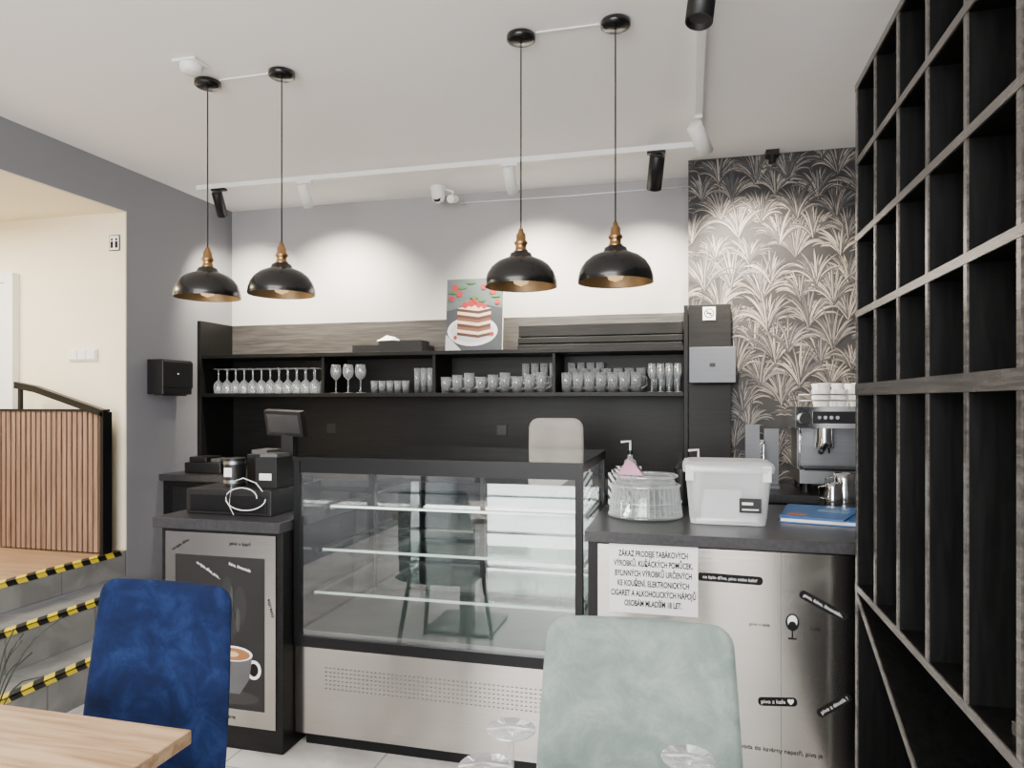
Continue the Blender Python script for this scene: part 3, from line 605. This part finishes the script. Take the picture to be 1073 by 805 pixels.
def spot(x,y,m,tgt,L=.15,r=.033,power=40,drop=.06,size=70,color=(1,.90,.76),blend=.6):
    s=MB(); s.box(x-.05,x+.05,y-.016,y+.016,CZ-.045,CZ-.031,m) if y>3.88 else s.box(x-.016,x+.016,y-.05,y+.05,CZ-.045,CZ-.031,m)
    s.tube([(x,y,CZ-.04),(x,y,CZ-.04-drop)],.007,m,8)
    p=Vector((x,y,CZ-.05-drop)); dirv=(Vector(tgt)-p).normalized(); q=dirv.to_track_quat('-Z','Y').to_matrix().to_4x4(); X=Matrix.Translation(p)@q
    s.lathe([(.001,.06),(r*.9,.06),(r,.055),(r,-(L-.06)),(r*.88,-(L-.06)),(r*.85,-(L-.08)),(.001,-(L-.08))],(0,0,0),m,24,X)
    s.lathe([(.001,0),(r*.84,0)],(0,0,-(L-.078)),mat('spot_lens',(.9,.9,.9),emit=(1,.9,.75),es=3) if power else mat('spot_lens_off',(.05,.05,.05),.1),24,X)
    o=s.obj('track_spotlight')
    if power:
        l=bpy.data.lights.new('spot_bulb','SPOT'); l.energy=power; l.spot_size=math.radians(size); l.spot_blend=blend; l.color=color; l.shadow_soft_size=.03
        lo=bpy.data.objects.new('spot_bulb',l); bpy.context.scene.collection.objects.link(lo); lo.matrix_world=Matrix.Translation(p+dirv*(L-.04))@q; par(lo,o)
WC=(1,.89,.70)
spot(-2.94,3.9,BPLA,(-3.1,4.5,1.95),L=.16,power=190,size=100,blend=1,color=WC)
spot(-2.32,3.9,WHITE,(-2.35,4.5,1.9),L=.14,power=340,size=112,blend=1,color=WC)
spot(-1.0,3.9,WHITE,(-.95,4.5,1.9),L=.15,power=340,size=112,blend=1,color=WC)
spot(-.17,3.9,BPLA,(-.3,4.5,1.9),L=.19,r=.042,power=250,size=105,blend=1,color=WC)
spot(.048,3.50,WHITE,(.42,4.19,2.1),L=.16,r=.038,power=430,size=76,blend=1,color=(1,.87,.70))
spot(.048,2.22,BPLA,(-.06,2.05,1.8),L=.21,r=.042,power=0,drop=.05)
s=MB(); s.box(-2.05,-1.94,2.42,2.52,CZ-.012,CZ-.0005,WHITE).lathe([(.045,-.01),(.043,-.035),(.03,-.045),(.001,-.046)],(-1.995,2.47,CZ),WHITE,24).obj('smoke_detector',bevel=.004)
s=MB(); x,y=-1.585,4.30
s.cyl((x,y,CZ-.03),.05,.0295,WHITE).lathe([(.045,0),(.046,-.03),(.035,-.065),(.001,-.08)],(x,y,CZ-.03),WHITE,24).lathe([(.0275,0),(.026,-.02),(.001,-.03)],(0,0,0),INK,20,Matrix.Translation((x+.0,y-.028,CZ-.075))@Matrix.Rotation(math.radians(50),4,'X'))
s.tube([(x+.05,y,CZ-.02),(x+.10,y,CZ-.04),(x+.10,y,CZ-.08)],.008,WHITE); s.cyl((0,0,-.06),.025,.10,WHITE,16,Matrix.Translation((x+.10,y-.01,CZ-.09))@Matrix.Rotation(math.radians(105),4,'X'))
s.obj('security_camera')
s=MB(); s.tube([(-1.5,4.492,2.79),(-.75,4.492,2.785),(-.01,4.492,2.79)],.004,WHITE,6).obj('wall_cable')
s=MB(); s.box(.42,.49,4.11,4.185,CZ-.03,CZ-.0005,BPLA).cyl((.455,4.13,CZ-.07),.02,.05,BPLA,12).obj('ceiling_sensor')
s=MB(); pot=mat('grey_pot',(.07,.07,.07),.6); lf=mat('dried_leaf',(.02,.028,.018),.6)
px,py=-2.50,2.02
s.lathe([(.001,0),(.09,0),(.11,.20),(.10,.20),(.09,.17),(.001,.17)],(px,py,0),pot,24)
for i in range(26):
    a=random.uniform(0,2*pi); L=random.uniform(.10,.26); H=random.uniform(.3,.55)
    pts=[(px+L*math.cos(a)*t**1.7,py+L*math.sin(a)*t**1.7,.17+H*t-(.25*max(0,t-.7))) for t in [k/8 for k in range(9)]]
    s.tube(pts,.003,lf,5)
s.obj('potted_grass')

# ------------------------------------------------------------------ lights
def area(name,loc,rot,sx,sy,e,c=(1,1,1)):
    l=bpy.data.lights.new(name,'AREA'); l.shape='RECTANGLE'; l.size=sx; l.size_y=sy; l.energy=e; l.color=c
    o=bpy.data.objects.new(name,l); bpy.context.scene.collection.objects.link(o); o.location=loc; o.rotation_euler=rot
area('window_daylight',(-1.0,-2.98,1.75),(pi/2,0,0),3.6,1.6,310,(1,.985,.97))
area('room_fill_light',(-1.1,-.9,2.8),(0,0,0),2.6,2.0,250,(1,.96,.91))  # added fill from overhead behind the camera, not a real ceiling fixture
area('hall_ceiling_light',(-4.3,2.5,2.55),(0,0,0),.8,.8,72,(1,.94,.80))
area('case_led_light',(-.99,2.72,1.14),(math.radians(12),0,0),1.1,.05,11,(1,.98,.94))
w=bpy.data.worlds.new('World'); bpy.context.scene.world=w; w.use_nodes=True
w.node_tree.nodes['Background'].inputs[0].default_value=(.95,.97,1,1); w.node_tree.nodes['Background'].inputs[1].default_value=3.0
# ------------------------------------------------------------------ camera
cd=bpy.data.cameras.new('camera'); cd.sensor_width=36; cd.lens=730/1073*36; cd.shift_y=17.5/1073; cd.clip_start=.02
cam=bpy.data.objects.new('camera',cd); bpy.context.scene.collection.objects.link(cam); cam.location=(0,0,1.45); cam.rotation_euler=(pi/2,0,math.radians(14.2))
bpy.context.scene.camera=cam
